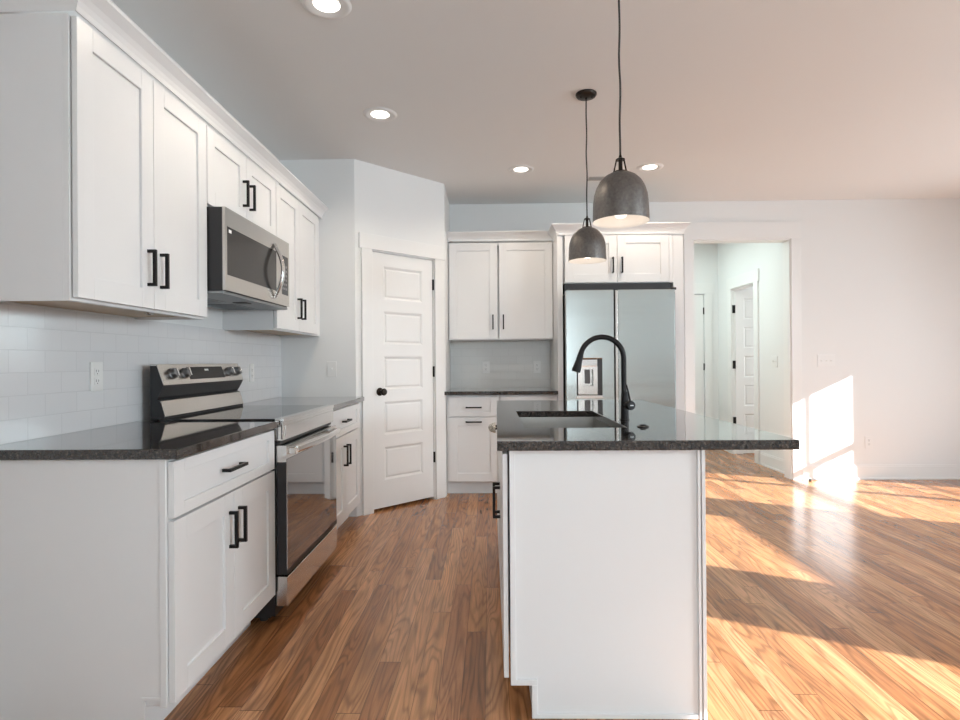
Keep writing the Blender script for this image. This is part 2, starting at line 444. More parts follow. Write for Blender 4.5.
# ---- baseboards and casings
def base_run(name, F, u0, u1, ret=None):
    b = nb()
    fbox(b, F, u0, u1, 0, 0.125, 0, 0.014); fbox(b, F, u0, u1, 0.125, 0.14, 0, 0.009); fbox(b, F, u0, u1, 0, 0.018, 0.014, 0.024)
    return struct(name, b, M_trim, bevel=0.001)
base_run('baseboard_back', BW, DX1 + 0.095, XR)
base_run('baseboard_right', RW, YF, YB - 0.03)
base_run('baseboard_hall_right', Fr((HX, 0, 0), (0, 1, 0), (-1, 0, 0)), YB + T, 6.42)
base_run('baseboard_hall_back', Fr((0, HY, 0), (1, 0, 0), (0, -1, 0)), 2.9, 3.56)
base_run('baseboard_left', Fr((0, 0, 0), (0, 1, 0), (1, 0, 0)), -0.43, 1.70)

def casing(name, F, u0, u1, ztop, wv=0.09, wh=0.11, th=0.018, sides=(1, 1), over=0.012):
    b = nb()
    if sides[0]: fbox(b, F, u0 - wv, u0, 0, ztop, 0, th)
    if sides[1]: fbox(b, F, u1, u1 + wv, 0, ztop, 0, th)
    a = u0 - (wv + over) if sides[0] else u0
    c = u1 + (wv + over) if sides[1] else u1
    fbox(b, F, a, c, ztop, ztop + wh, 0, th + 0.002)
    return struct(name, b, M_trim, bevel=0.0015)
casing('trim_1', DG, 0.145, 0.774, 2.052, wv=0.095, wh=0.115, over=0.02)                       # pantry door
casing('trim_2', BW, DX0, DX1, DZ, wv=0.09, wh=0.165, over=0.004)                     # doorway to hall
b = nb()
fbox(b, BW, DX0, DX0 + 0.012, 0, DZ - 0.012, -T - 0.005, 0.003); fbox(b, BW, DX1 - 0.012, DX1, 0, DZ - 0.012, -T - 0.005, 0.003); fbox(b, BW, DX0, DX1, DZ - 0.012, DZ, -T - 0.005, 0.003)
struct('trim_3', b, M_trim)
HR = Fr((HX, 0, 0), (0, 1, 0), (-1, 0, 0)); HB = Fr((0, HY, 0), (1, 0, 0), (0, -1, 0))
casing('trim_4', HR, 6.55, 7.16, 2.05, wv=0.10, wh=0.14, over=0.02)
casing('trim_5', HB, 3.66, 4.438, 2.044, wv=0.10, wh=0.14, over=0.02)
b = nb()
fbox(b, DG, 0.145, 0.155, 0, 2.042, -0.11, 0.0); fbox(b, DG, 0.764, 0.774, 0, 2.042, -0.11, 0.0); fbox(b, DG, 0.145, 0.774, 2.042, 2.052, -0.11, 0.0)
struct('trim_6', b, M_trim)
b = nb()
fbox(b, HR, 6.55, 6.562, 0, 2.038, -T, 0.0); fbox(b, HR, 7.148, 7.16, 0, 2.038, -T, 0.0); fbox(b, HR, 6.55, 7.16, 2.038, 2.05, -T, 0.0)
struct('trim_7', b, M_trim)

# ---- five panel doors
def panel_door(name, F, u0, u1, z0, z1, n0, n1, pu0, pu1, tops, ph, label, hinge_u=None, hinges=(), hinge_w=0.014, knob=None, hn=0.0):
    b = nb()
    holes = [(pu0, pu1, t - ph, t) for t in tops]
    nm = n0 + (n1 - n0) * 0.15
    nf = n1
    fbox(b, F, u0, u1, z0, z1, n0, nm)
    wall(b, F, u0, u1, z0, z1, nm, nf, holes)
    d = n1 - nm
    for (a, c, e, f) in holes:                     # sloped moulding and raised field
        s1, s2 = 0.018, 0.032
        lev = [(0.0, nf), (s1, nf - 0.010), (s2, nf - 0.004)]
        rings = [[b.verts.new(F.p(uu, zz, nn)) for uu, zz in ((a + s, e + s), (c - s, e + s), (c - s, f - s), (a + s, f - s))] for s, nn in lev]
        for r0, r1 in zip(rings, rings[1:]):
            for k in range(4): b.faces.new((r0[k], r0[(k + 1) % 4], r1[(k + 1) % 4], r1[k]))
        b.faces.new(rings[-1])
    door = struct(name, b, M_trim, label)
    for hz in hinges:
        hb = nb()
        c0 = F.p(hinge_u, hz - 0.045, hn)
        fbox(hb, F, hinge_u - hinge_w, hinge_u + hinge_w, hz - 0.045, hz + 0.045, hn - 0.006, hn - 0.001)
        lathe(hb, [(0.006, 0), (0.006, 0.09)], F.p(hinge_u, hz - 0.045, hn + 0.002), 'Z', 12)
        obj('hinge', hb, M_black, door, smooth=False)
    if knob:
        ku, kz = knob
        kb = nb()
        lathe(kb, [(0.0, 0.0), (0.032, 0.0), (0.032, 0.004), (0.026, 0.010), (0.012, 0.014), (0.010, 0.034), (0.018, 0.040), (0.027, 0.052), (0.028, 0.060), (0.022, 0.069), (0.0, 0.073)], F.p(ku, kz, n1), tuple(F.n), 32, False)
        obj('door_knob', kb, M_bronze, door, smooth=True)
    return door
tops = [1.935 - 0.359 * k for k in range(5)]
panel_door('door_1', DG, 0.157, 0.762, 0.022, 2.040, -0.045, -0.008, 0.262, 0.650, tops, 0.262, 'white five panel pantry door with round black knob', 0.766, (1.83, 1.09, 0.36), 0.007, (0.222, 0.94), 0.0)
HD = Fr((0, 7.135, 0), (1, 0, 0), (0, -1, 0))
panel_door('door_2', HD, HX + 0.03, HX + 0.66, 0.012, 2.035, -0.035, 0.0, HX + 0.13, HX + 0.54, tops, 0.262, 'white panel door standing open off the hall')
hb2 = []
for hz in (1.80, 1.11, 0.41):
    hb = nb(); fbox(hb, HR, 7.142, 7.149, hz - 0.05, hz + 0.05, -0.035, 0.004); fbox(hb, Fr((HX, 7.148, 0), (1, 0, 0), (0, -1, 0)), -0.003, 0.03, hz - 0.05, hz + 0.05, 0.0, 0.012)
    obj('hinge', hb, M_black, bpy.data.objects['door_2'])
panel_door('door_3', HB, 3.672, 4.430, 0.012, 2.035, -0.045, -0.006, 3.79, 4.31, tops, 0.262, 'closed white door at the end of the hall', 4.434, (1.82, 1.08, 0.35), 0.009)

# ------------------------------------------------------------------ cabinetry
LF = Fr((0, 0, 0), (0, 1, 0), (1, 0, 0))          # left run: u = Y, n = X
BF = Fr((0, YB, 0), (1, 0, 0), (0, -1, 0))        # back run: u = X, n = YB - y
IF = Fr((2.297, 0, 0), (0, 1, 0), (-1, 0, 0))     # island kitchen side: n = 2.297 - X

def shaker(F, u0, u1, z0, z1, n0, r=0.072, t=0.02, rec=0.009, rz=None):
    b = nb(); rz = rz or r
    fbox(b, F, u0, u0 + r, z0, z1, n0, n0 + t); fbox(b, F, u1 - r, u1, z0, z1, n0, n0 + t)
    fbox(b, F, u0 + r, u1 - r, z0, z0 + rz, n0, n0 + t); fbox(b, F, u0 + r, u1 - r, z1 - rz, z1, n0, n0 + t)
    fbox(b, F, u0 + r, u1 - r, z0 + rz, z1 - rz, n0, n0 + t - rec)
    return b

def pull(F, u, z, n, parent, vertical=True, L=0.136, depth=0.032, w=0.0115, name='handle'):
    b = nb(); h = L / 2; k = w / 2
    if vertical:
        fbox(b, F, u - k, u + k, z - h, z + h, n + depth - w, n + depth)
        fbox(b, F, u - k, u + k, z - h, z - h + w, n, n + depth - w); fbox(b, F, u - k, u + k, z + h - w, z + h, n, n + depth - w)
    else:
        fbox(b, F, u - h, u + h, z - k, z + k, n + depth - w, n + depth)
        fbox(b, F, u - h, u - h + w, z - k, z + k, n, n + depth - w); fbox(b, F, u + h - w, u + h, z - k, z + k, n, n + depth - w)
    return obj(name, b, M_black, parent)

def base_box(b, F, u0, u1, depth, z0=0.12, z1=0.882, ff=0.02):
    fbox(b, F, u0, u1, z0, z1, 0.0, depth)

def cab_front(F, root, kind, u0, u1, z0, z1, n, **kw):
    pass

# --- left base cabinet, near
T_near = thing('base_cabinet', 'white base cabinet with one drawer and two doors, nearest at the left before the range', 'cabinet', (0.3, 2.13, 0))
b = nb(); fbox(b, LF, 1.730, 2.547, 0.125, 0.882, 0.0, 0.59)
obj('cabinet_body', b, M_cab, T_near)
# end panel with toe notch
b = nb()
pts = [(0.0, 0.0), (0.541, 0.0), (0.541, 0.145), (0.590, 0.145), (0.590, 0.882), (0.0, 0.882)]
prism(b, [Vector((x, 0, z)) for x, z in pts], Vector((0, 1.7245, 0)), Vector((0, 1.730, 0)))
fbox(b, LF, 1.7225, 1.7245, 0.0, 0.155, 0.530, 0.541); fbox(b, LF, 1.7225, 1.7245, 0.145, 0.155, 0.541, 0.590)
obj('side_panel', b, M_cab, T_near)
b = nb()
fbox(b, LF, 1.722, 1.745, 0.125, 0.882, 0.59, 0.61); fbox(b, LF, 2.525, 2.547, 0.125, 0.882, 0.59, 0.61)
fbox(b, LF, 1.745, 2.525, 0.865, 0.882, 0.59, 0.61); fbox(b, LF, 1.745, 2.525, 0.685, 0.705, 0.59, 0.61); fbox(b, LF, 1.745, 2.525, 0.125, 0.145, 0.59, 0.61)
obj('face_frame', b, M_cab, T_near, bevel=0.001)
b = nb(); fbox(b, LF, 1.730, 2.547, 0.0, 0.125, 0.50, 0.518)
obj('toe_kick', b, M_cab, T_near)
def base_fronts(root, F, n, u0, u1, zs=(0.135, 0.690, 0.699, 0.873), drawer_r=0.05, mid=None):
    um = mid or (u0 + u1) / 2
    d = obj('drawer', shaker(F, u0, u1, zs[2], zs[3], n, r=0.060, rz=0.038), M_cab, root, bevel=0.0012)
    pull(F, (u0 + u1) / 2 - (0.02 if F is LF else 0), (zs[2] + zs[3]) / 2 + (0.0 if F is LF else 0.004), n + 0.02, d, vertical=False, L=0.15)
    for a, c, hu in ((u0, um - 0.0015, um - 0.038), (um + 0.0015, u1, um + 0.038)):
        dd = obj('door', shaker(F, a, c, zs[0], zs[1], n), M_cab, root, bevel=0.0012)
        pull(F, hu, 0.557, n + 0.02, dd)
base_fronts(T_near, LF, 0.612, 1.7305, 2.543, mid=2.137)

# --- left base cabinet, far
T_far = thing('base_cabinet', 'white base cabinet with a drawer and two doors between the range and the pantry door', 'cabinet', (0.3, 3.8, 0))
b = nb(); fbox(b, LF, 3.392, 4.320, 0.125, 0.882, 0.0, 0.59); obj('cabinet_body', b, M_cab, T_far)
b = nb()
fbox(b, LF, 3.392, 3.415, 0.125, 0.882, 0.59, 0.61); fbox(b, LF, 4.185, 4.300, 0.125, 0.882, 0.59, 0.61)
fbox(b, LF, 3.415, 4.185, 0.865, 0.882, 0.59, 0.61); fbox(b, LF, 3.415, 4.185, 0.685, 0.705, 0.59, 0.61); fbox(b, LF, 3.415, 4.185, 0.125, 0.145, 0.59, 0.61)
obj('face_frame', b, M_cab, T_far, bevel=0.001)
b = nb(); fbox(b, LF, 3.392, 4.320, 0.0, 0.125, 0.50, 0.518); obj('toe_kick', b, M_cab, T_far)
base_fronts(T_far, LF, 0.612, 3.397, 4.20, mid=3.785)

# --- left counters
def slab(name, b, label, cat='countertop'):
    o = obj(name, b, M_granite, None, bevel=0.003)
    return tag(o, label, cat)
b = nb(); box(b, 0.0, 0.650, 1.712, 2.551, 0.8825, 0.914)
slab('countertop', b, 'dark speckled granite countertop nearest at the left, on this side of the range')
b = nb(); prism(b, [Vector(p) for p in ((0.0, 3.389, 0), (0.650, 3.389, 0), (0.650, 4.290, 0), (0.600, 4.322, 0), (0.0, 4.322, 0))], Vector((0, 0, 0.8825)), Vector((0, 0, 0.914)))
slab('countertop', b, 'dark granite countertop between the range and the pantry door')

# --- upper cabinets, left
def upper(root, u0, u1, z0, z1, doors, F=LF, depth=0.305, hz=1.532, hh='bottom', bottom=True, n0=0.0):
    b = nb()
    if bottom:
        fbox(b, F, u0, u1, z0 + 0.022, z1, n0, depth - 0.02)
        fbox(b, F, u0, u0 + 0.014, z0, z0 + 0.022, n0, depth - 0.02); fbox(b, F, u1 - 0.014, u1, z0, z0 + 0.022, n0, depth - 0.02)
    else:
        fbox(b, F, u0, u1, z0, z1, n0, depth - 0.02)
    obj('cabinet_body', b, M_cab, root)
    b = nb()
    fbox(b, F, u0, u0 + 0.025, z0, z1, depth - 0.02, depth); fbox(b, F, u1 - 0.025, u1, z0, z1, depth - 0.02, depth)
    fbox(b, F, u0 + 0.025, u1 - 0.025, z0, z0 + 0.025, depth - 0.02, depth); fbox(b, F, u0 + 0.025, u1 - 0.025, z1 - 0.03, z1, depth - 0.02, depth)
    obj('face_frame', b, M_cab, root, bevel=0.001)
    if bottom:
        b = nb(); fbox(b, F, u0 + 0.014, u1 - 0.014, z0 + 0.012, z0 + 0.0215, n0 + 0.001, depth - 0.021)
        obj('bottom_board', b, M_birch, root, label='unpainted birch underside board')
    for (a, c, hu) in doors:
        d = obj('door', shaker(F, a, c, z0 + 0.010, z1 - 0.006, depth + 0.005, t=0.018), M_cab, root, bevel=0.0012)
        pull(F, hu, hz, depth + 0.023, d)
Uz0, Uz1 = 1.372, 2.262
U1 = thing('wall_cabinet', 'tall white two-door wall cabinet nearest at the upper left, beside the microwave', 'cabinet', (0.15, 2.15, Uz0))
upper(U1, 1.739, 2.555, Uz0, Uz1, [(1.744, 2.144, 2.106), (2.147, 2.552, 2.187)])
b = nb(); fbox(b, LF, 2.20, 2.23, Uz0 - 0.004, Uz0 + 0.012, 0.255, 0.275); lathe(b, [(0.005, -0.002), (0.005, 0.03)], (0.265, 2.19, Uz0 - 0.001), 'Y', 10); obj('latch', b, M_chrome, U1, label='small metal latch under the cabinet')
U2 = thing('wall_cabinet', 'short white two-door wall cabinet directly above the microwave', 'cabinet', (0.15, 2.97, 1.89))
upper(U2, 2.557, 3.388, 1.890, Uz1, [(2.560, 2.970, 2.932), (2.974, 3.384, 3.013)], hz=2.052, bottom=False)
U3 = thing('wall_cabinet', 'white two-door wall cabinet between the microwave and the pantry corner', 'cabinet', (0.15, 3.85, Uz0))
upper(U3, 3.390, 4.322, Uz0, Uz1, [(3.394, 3.797, 3.760), (3.801, 4.225, 3.838)])
# crown moulding over the left run
def crown_profile(z0, z1, pr):
    return [(0.0, z0), (0.004, z0), (0.007, z0 + 0.018), (0.014, z0 + 0.034), (0.025, z0 + 0.050), (pr - 0.004, z1 - 0.011), (pr, z1 - 0.008), (pr, z1), (0.0, z1)]
def crown(F, path, z0, z1, pr, name, label):
    """path: list of (u, n, (du, dn)) corners with the mitred outward direction"""
    prof = crown_profile(z0, z1, pr)
    b = nb(); rings = []
    for (u, n, (du, dn)) in path:
        rings.append([b.verts.new(F.p(u + du * p, z, n + dn * p)) for p, z in prof])
    k = len(prof)
    for A_, B_ in zip(rings, rings[1:]):
        for i in range(k):
            j = (i + 1) % k
            b.faces.new((A_[i], A_[j], B_[j], B_[i]))
    b.faces.new(rings[0]); b.faces.new(list(reversed(rings[-1])))
    return struct(name, b, M_cab, label)
crown(LF, [(1.739, 0.0, (-0.3, 0)), (1.739, 0.327, (-0.3, 1)), (4.322, 0.327, (0, 1))], 2.268, 2.350, 0.052, 'trim_8', 'white crown moulding along the top of the left wall cabinets')

# --- back run
B1 = thing('base_cabinet', 'white cabinet with a drawer over a pull-out door, beside the pantry door', 'cabinet', (1.45, 5.3, 0))
b = nb(); fbox(b, BF, 1.215, 1.682, 0.115, 0.882, 0.0, 0.59); obj('cabinet_body', b, M_cab, B1)
b = nb(); fbox(b, BF, 1.215, 1.240, 0.115, 0.882, 0.59, 0.61); fbox(b, BF, 1.665, 1.682, 0.115, 0.882, 0.59, 0.61); fbox(b, BF, 1.240, 1.665, 0.862, 0.882, 0.59, 0.61); fbox(b, BF, 1.240, 1.665, 0.675, 0.695, 0.59, 0.61); fbox(b, BF, 1.240, 1.665, 0.115, 0.135, 0.59, 0.61)
obj('face_frame', b, M_cab, B1, bevel=0.001)
b = nb(); fbox(b, BF, 1.215, 1.682, 0.0, 0.115, 0.50, 0.535); obj('toe_kick', b, M_cab, B1)
d = obj('drawer', shaker(BF, 1.238, 1.674, 0.694, 0.866, 0.612, rz=0.038), M_cab, B1, bevel=0.0012); pull(BF, 1.455, 0.772, 0.632, d, False, L=0.14)
d = obj('pull_out_door', shaker(BF, 1.238, 1.674, 0.125, 0.684, 0.612), M_cab, B1, bevel=0.0012); pull(BF, 1.455, 0.646, 0.632, d, False, L=0.14)
B2 = thing('base_cabinet', 'white base cabinet against the back wall beside the refrigerator, mostly behind the island', 'cabinet', (1.95, 5.3, 0))
b = nb(); fbox(b, BF, 1.684, 2.188, 0.115, 0.882, 0.0, 0.61); obj('cabinet_body', b, M_cab, B2)
b = nb(); fbox(b, BF, 1.684, 2.188, 0.0, 0.115, 0.50, 0.535); obj('toe_kick', b, M_cab, B2)
base_fronts(B2, BF, 0.612, 1.690, 2.180, zs=(0.125, 0.684, 0.694, 0.866))
b = nb(); prism(b, [Vector(p) for p in ((XQ, YB, 0), (2.188, YB, 0), (2.188, YB - 0.674, 0), (1.188, YB - 0.674, 0), (XQ, YQ + 0.006, 0))], Vector((0, 0, 0.8825)), Vector((0, 0, 0.914)))
slab('countertop', b, 'dark granite countertop along the back wall under the tiled splash')
U4 = thing('wall_cabinet', 'white two-door wall cabinet on the back wall over the tiled splash', 'cabinet', (1.7, 5.46, Uz0))
b_ = upper(U4, 1.216, 2.188, 1.372, 2.278, [(1.228, 1.672, 1.630), (1.690, 2.184, 1.727)], F=BF, hz=1.537)
crown(BF, [(1.214, 0.327, (0, 1)), (2.188, 0.327, (0, 1))], 2.288, 2.372, 0.052, 'trim_9', 'white crown moulding over the back wall cabinet')
U5 = thing('wall_cabinet', 'white two-door wall cabinet above the refrigerator', 'cabinet', (2.7, 5.3, 1.86))
b = nb(); fbox(b, BF, 2.238, 3.188, 1.845, 2.264, 0.0, 0.62); obj('cabinet_body', b, M_cab, U5)
b = nb(); fbox(b, BF, 2.238, 3.188, 1.845, 1.860, 0.62, 0.640); fbox(b, BF, 2.238, 3.188, 2.256, 2.264, 0.62, 0.640); obj('face_frame', b, M_cab, U5, bevel=0.001)
for a, c, hu in ((2.256, 2.706, 2.668), (2.709, 3.153, 2.747)):
    d = obj('door', shaker(BF, a, c, 1.850, 2.262, 0.642), M_cab, U5, bevel=0.0012); pull(BF, hu, 1.998, 0.662, d)
b = nb(); fbox(b, BF, 3.157, 3.188, 1.845, 2.264, 0.62, 0.655); obj('filler_strip', b, M_cab, U5)
P1 = tag(obj('end_panel', fbox(nb(), BF, 2.190, 2.236, 0.0, 2.264, 0.0, 0.655), M_cab, None, bevel=0.001), 'tall white end panel at the left side of the refrigerator', 'cabinet panel')
P2 = tag(obj('end_panel', fbox(nb(), BF, 3.190, 3.277, 0.0, 2.264, 0.0, 0.655), M_cab, None, bevel=0.001), 'tall white end panel between the refrigerator and the doorway', 'cabinet panel')
crown(BF, [(2.190, 0.38, (-1, 0)), (2.190, 0.665, (-1, 1)), (3.277, 0.665, (1, 1)), (3.277, 0.0, (1, 0))], 2.264, 2.352, 0.052, 'trim_10', 'white crown moulding above the refrigerator cabinet')

# ------------------------------------------------------------------ refrigerator
FR = thing('refrigerator', 'stainless side-by-side refrigerator with a water dispenser in its left door', 'refrigerator', (2.69, 5.2, 0))
b = nb(); fbox(b, BF, 2.262, 3.178, 0.03, 1.755, 0.02, 0.74); obj('refrigerator_body', b, M_blackplastic, FR)
def fr_door(u0, u1, holes=()):
    b = nb()
    n0, n1 = 0.755, 0.838
    if holes: plate_hole(b, BF, u0, u1, 0.07, 1.765, n0, n1, holes[0])
    else: fbox(b, BF, u0, u1, 0.07, 1.765, n0, n1)
    return b
disp = (2.325, 2.537, 0.885, 1.190)
d1 = obj('freezer_door', fr_door(2.240, 2.636, [disp]), M_fridge, FR, bevel=0.006)
d2 = obj('refrigerator_door', fr_door(2.672, 3.146), M_fridge, FR, bevel=0.006)
b = nb(); fbox(b, BF, 2.616, 2.640, 0.08, 1.760, 0.76, 0.825); obj('recessed_handle', b, M_steel, d1, bevel=0.003)
b = nb(); fbox(b, BF, 2.650, 2.672, 0.08, 1.760, 0.76, 0.835); obj('recessed_handle', b, M_steel, d2, bevel=0.003)
b = nb()
fbox(b, BF, 2.325, 2.537, 0.885, 1.190, 0.756, 0.765); fbox(b, BF, 2.500, 2.537, 0.885, 1.190, 0.765, 0.836); fbox(b, BF, 2.325, 2.337, 0.885, 1.190, 0.765, 0.836)
disp_o = obj('water_dispenser', b, M_blackplastic, d1)
b = nb(); fbox(b, BF, 2.337, 2.500, 1.125, 1.184, 0.765, 0.834); obj('control_panel', b, M_chrome, disp_o, bevel=0.004, label='bright steel control panel')
b = nb(); wall(b, BF, 2.337, 2.500, 0.890, 1.125, 0.800, 0.828, [(2.378, 2.465, 0.960, 1.100)]); fbox(b, BF, 2.337, 2.500, 0.890, 1.125, 0.765, 0.775); obj('dispenser_recess', b, M_steel, disp_o)
b = nb(); fbox(b, BF, 2.400, 2.444, 0.98, 1.10, 0.776, 0.790); obj('dispenser_paddle', b, M_greydark, disp_o, bevel=0.003)
b = nb(); fbox(b, BF, 2.318, 2.540, 0.860, 0.884, 0.838, 0.846); obj('drip_ledge', b, M_chrome, d1, bevel=0.003)
for a in (2.27, 3.12):
    b = nb(); fbox(b, BF, a, a + 0.05, 1.765, 1.785, 0.72, 0.80); obj('hinge_cover', b, M_blackplastic, FR, bevel=0.003)
b = nb(); fbox(b, BF, 2.262, 3.15, 0.0, 0.068, 0.60, 0.76); obj('kick_grille', b, M_blackplastic, FR)
b = nb(); fbox(b, BF, 2.252, 3.170, 1.765, 1.843, 0.55, 0.66); obj('top_gap_shade', b, M_blackplastic, FR)  # black strip standing in for the shade in the gap above the refrigerator

# ------------------------------------------------------------------ range
RG = thing('range', 'stainless electric range with a black glass top between the left base cabinets', 'range', (0.34, 2.97, 0))
Y0, Y1 = 2.559, 3.386
b = nb(); fbox(b, LF, Y0, Y1, 0.03, 0.905, 0.02, 0.625); obj('range_body', b, M_blackplastic, RG)
b = nb(); fbox(b, LF, Y0, Y1, 0.905, 0.921, 0.10, 0.628); obj('cooktop', b, M_glass, RG, bevel=0.002, label='black glass cooktop')
# front trim band
b = nb(); fbox(b, LF, Y0, Y1, 0.905, 0.922, 0.628, 0.668); fbox(b, LF, Y0, Y1, 0.822, 0.905, 0.625, 0.664)
tb = obj('front_band', b, M_chrome, RG, bevel=0.002)
b = nb(); fbox(b, LF, Y0 + 0.03, Y1 - 0.03, 0.838, 0.888, 0.664, 0.668); obj('front_inset', b, M_chrome, tb, bevel=0.001)
for k in range(4):
    b = nb(); fbox(b, LF, Y0 - 0.0015, Y0, 0.828, 0.895, 0.630 + 0.009 * k, 0.634 + 0.009 * k); obj('vent_slot', b, M_slot if k % 2 else M_chrome, tb)
# oven door
b = plate_hole(nb(), LF, Y0, Y1, 0.218, 0.800, 0.632, 0.680, (Y0 + 0.003, Y1 - 0.003, 0.240, 0.738))
od = obj('oven_door', b, M_chrome, RG, bevel=0.0015)
b = nb(); fbox(b, LF, Y0 + 0.0032, Y1 - 0.0032, 0.2402, 0.7378, 0.641, 0.681); obj('oven_window', b, M_ovenglass, od, label='dark mirror-like oven glass')
b = nb(); fbox(b, LF, Y0 - 0.002, Y0, 0.218, 0.725, 0.636, 0.679); obj('door_side', b, M_blackplastic, od)
b = nb(); fbox(b, LF, Y0, Y1, 0.216, 0.240, 0.678, 0.6812); obj('lower_strip', b, M_blackplastic, od)
b = nb(); fbox(b, LF, Y0, Y1, 0.805, 0.818, 0.632, 0.650); obj('door_gap', b, M_blackplastic, RG)
# handle
b = nb()
pts = []
for k in range(15):
    t = k / 14; yy = Y0 + 0.045 + t * (Y1 - Y0 - 0.09)
    pts.append((0.712 + 0.016 * math.sin(PI * t), yy, 0.775))
tube(b, pts, 0.016, 14, True, (0.55, 1.0, (1, 0, 0)))
hd = obj('oven_handle', b, M_chrome, od, smooth=True)
for yy in (Y0 + 0.02, Y1 - 0.062):
    b = nb(); fbox(b, LF, yy, yy + 0.030, 0.757, 0.790, 0.678, 0.715); obj('handle_bracket', b, M_chrome, hd, bevel=0.004)
b = nb(); fbox(b, LF, Y0, Y1, 0.075, 0.208, 0.630, 0.682); obj('storage_drawer', b, M_chrome, RG, bevel=0.003)
for yy in (Y0 + 0.02, Y1 - 0.05):
    for xx in (0.06, 0.56):
        b = nb(); lathe(b, [(0.018, 0.0), (0.018, 0.012), (0.010, 0.014), (0.010, 0.035)], (xx, yy + 0.015, 0.0), 'Z', 16); obj('foot', b, M_rubber, RG)
b = nb(); fbox(b, LF, Y0 + 0.005, Y1 - 0.005, 0.02, 0.075, 0.10, 0.600); obj('plinth', b, M_blackplastic, RG)
# back guard
prof = [(0.058, 0.921), (0.058, 1.168), (0.088, 1.168), (0.121, 1.074), (0.094, 1.020), (0.090, 1.010), (0.100, 1.007), (0.104, 1.003), (0.124, 0.932), (0.122, 0.921)]
bgd = obj('back_guard', prism(nb(), [Vector((x, 0, z)) for x, z in prof], Vector((0, Y0 + 0.002, 0)), Vector((0, Y1 - 0.002, 0))), M_blackplastic, RG)
def slant(name, p0, p1, ya, yb, off, th, material, parent, **kw):
    """a thin plate on the slanted face through profile points p0-p1"""
    a = Vector((p0[0], 0, p0[1])); c = Vector((p1[0], 0, p1[1]))
    d = (c - a).normalized(); nn = Vector((-d.z, 0, d.x)); 
    if nn.x < 0: nn = -nn
    bb = nb()
    q = [a + nn * off, c + nn * off, c + nn * (off + th), a + nn * (off + th)]
    prism(bb, q, Vector((0, ya, 0)), Vector((0, yb, 0)))
    return obj(name, bb, material, parent, **kw)
slant('control_panel', (0.088, 1.168), (0.121, 1.074), Y0, Y1, 0.0, 0.004, M_steel, bgd, bevel=0.001, label='stainless control panel')
slant('lower_panel', (0.104, 1.003), (0.124, 0.932), Y0 + 0.004, Y1 - 0.004, 0.0, 0.003, M_steel, bgd, bevel=0.001, label='stainless lower panel')
slant('under_panel', (0.121, 1.072), (0.094, 1.022), Y0, Y1, 0.0, 0.002, M_greydark, bgd)
b = nb(); fbox(b, LF, Y0, Y1, 1.164, 1.172, 0.058, 0.092); obj('top_cap', b, M_steel, bgd, bevel=0.001)
cp0, cp1 = Vector((0.088, 0, 1.168)), Vector((0.121, 0, 1.074))
cd = (cp1 - cp0).normalized(); cn = Vector((-cd.z, 0, cd.x)); cn = cn if cn.x > 0 else -cn
slant('display', tuple((cp0 + cd * 0.014).xz), tuple((cp0 + cd * 0.078).xz), 2.800, 3.165, 0.004, 0.0015, M_display, bgd)
slant('display_mark', tuple((cp0 + cd * 0.026).xz), tuple((cp0 + cd * 0.036).xz), 2.965, 3.005, 0.0055, 0.0006, M_white_mark, bgd)
for yy in (2.652, 2.762, 3.232, 3.328):
    kb = nb()
    cc = cp0 + cd * 0.046 + cn * 0.004 + Vector((0, yy, 0))
    lathe(kb, [(0.027, 0.0), (0.027, 0.004), (0.024, 0.006), (0.023, 0.020), (0.020, 0.026), (0.0, 0.027)], cc, tuple(cn), 28, False)
    k_ = obj('knob', kb, M_knob, bgd, smooth=True)
    kb = nb(); q = cc + cn * 0.026
    prism(kb, [q + cd * -0.020 + Vector((0, -0.004, 0)), q + cd * 0.020 + Vector((0, -0.004, 0)), q + cd * 0.020 + Vector((0, 0.004, 0)), q + cd * -0.020 + Vector((0, 0.004, 0))], Vector((0, 0, 0)), cn * 0.008)
    obj('knob_grip', kb, M_chrome, k_, bevel=0.001)

# ------------------------------------------------------------------ microwave
MW = thing('microwave', 'stainless over-the-range microwave hanging under the short wall cabinet', 'microwave', (0.2, 2.96, 1.5))
b = nb(); fbox(b, LF, 2.562, 3.382, 1.503, 1.885, 0.01, 0.392); mwb = obj('microwave_body', b, M_blackplastic, MW, bevel=0.002)
b = nb(); wall(b, LF, 2.562, 3.382, 1.507, 1.885, 0.394, 0.406, [(2.580, 3.180, 1.578, 1.800), (3.262, 3.362, 1.570, 1.795)]); fbox(b, LF, 2.562, 3.382, 1.507, 1.885, 0.3925, 0.3945)
md_ = obj('microwave_door', b, M_steel, MW)
b = nb(); fbox(b, LF, 2.5805, 3.1795, 1.5785, 1.7995, 0.3946, 0.4045); win = obj('window', b, mat('smoked_glass', (0.03, 0.027, 0.025), 0.12, 0.0, 0.35), md_)
b = nb(); fbox(b, LF, 2.6, 2.628, 1.775, 1.790, 0.4045, 0.4052); obj('window_sticker', b, M_white_mark, win)
b = nb(); fbox(b, LF, 3.2625, 3.3615, 1.5705, 1.7945, 0.3946, 0.4045); keys = obj('keypad', b, M_glass, MW)
b = nb()
for r_ in range(6):
    for c_ in range(3):
        fbox(b, LF, 3.275 + c_ * 0.028, 3.293 + c_ * 0.028, 1.60 + r_ * 0.026, 1.612 + r_ * 0.026, 0.4045, 0.4050)
obj('keypad_marks', b, mat('keypad_print', (0.25, 0.25, 0.25), 0.5), keys)
pts = [(0.405 + 0.004 + 0.046 * math.sin(PI * k / 16), 3.150, 1.535 + 0.30 * k / 16) for k in range(17)]
b = nb(); tube(b, pts, 0.019, 14, True, (0.5, 1.0, (1, 0, 0))); obj('door_handle', b, M_chrome, md_, smooth=True)
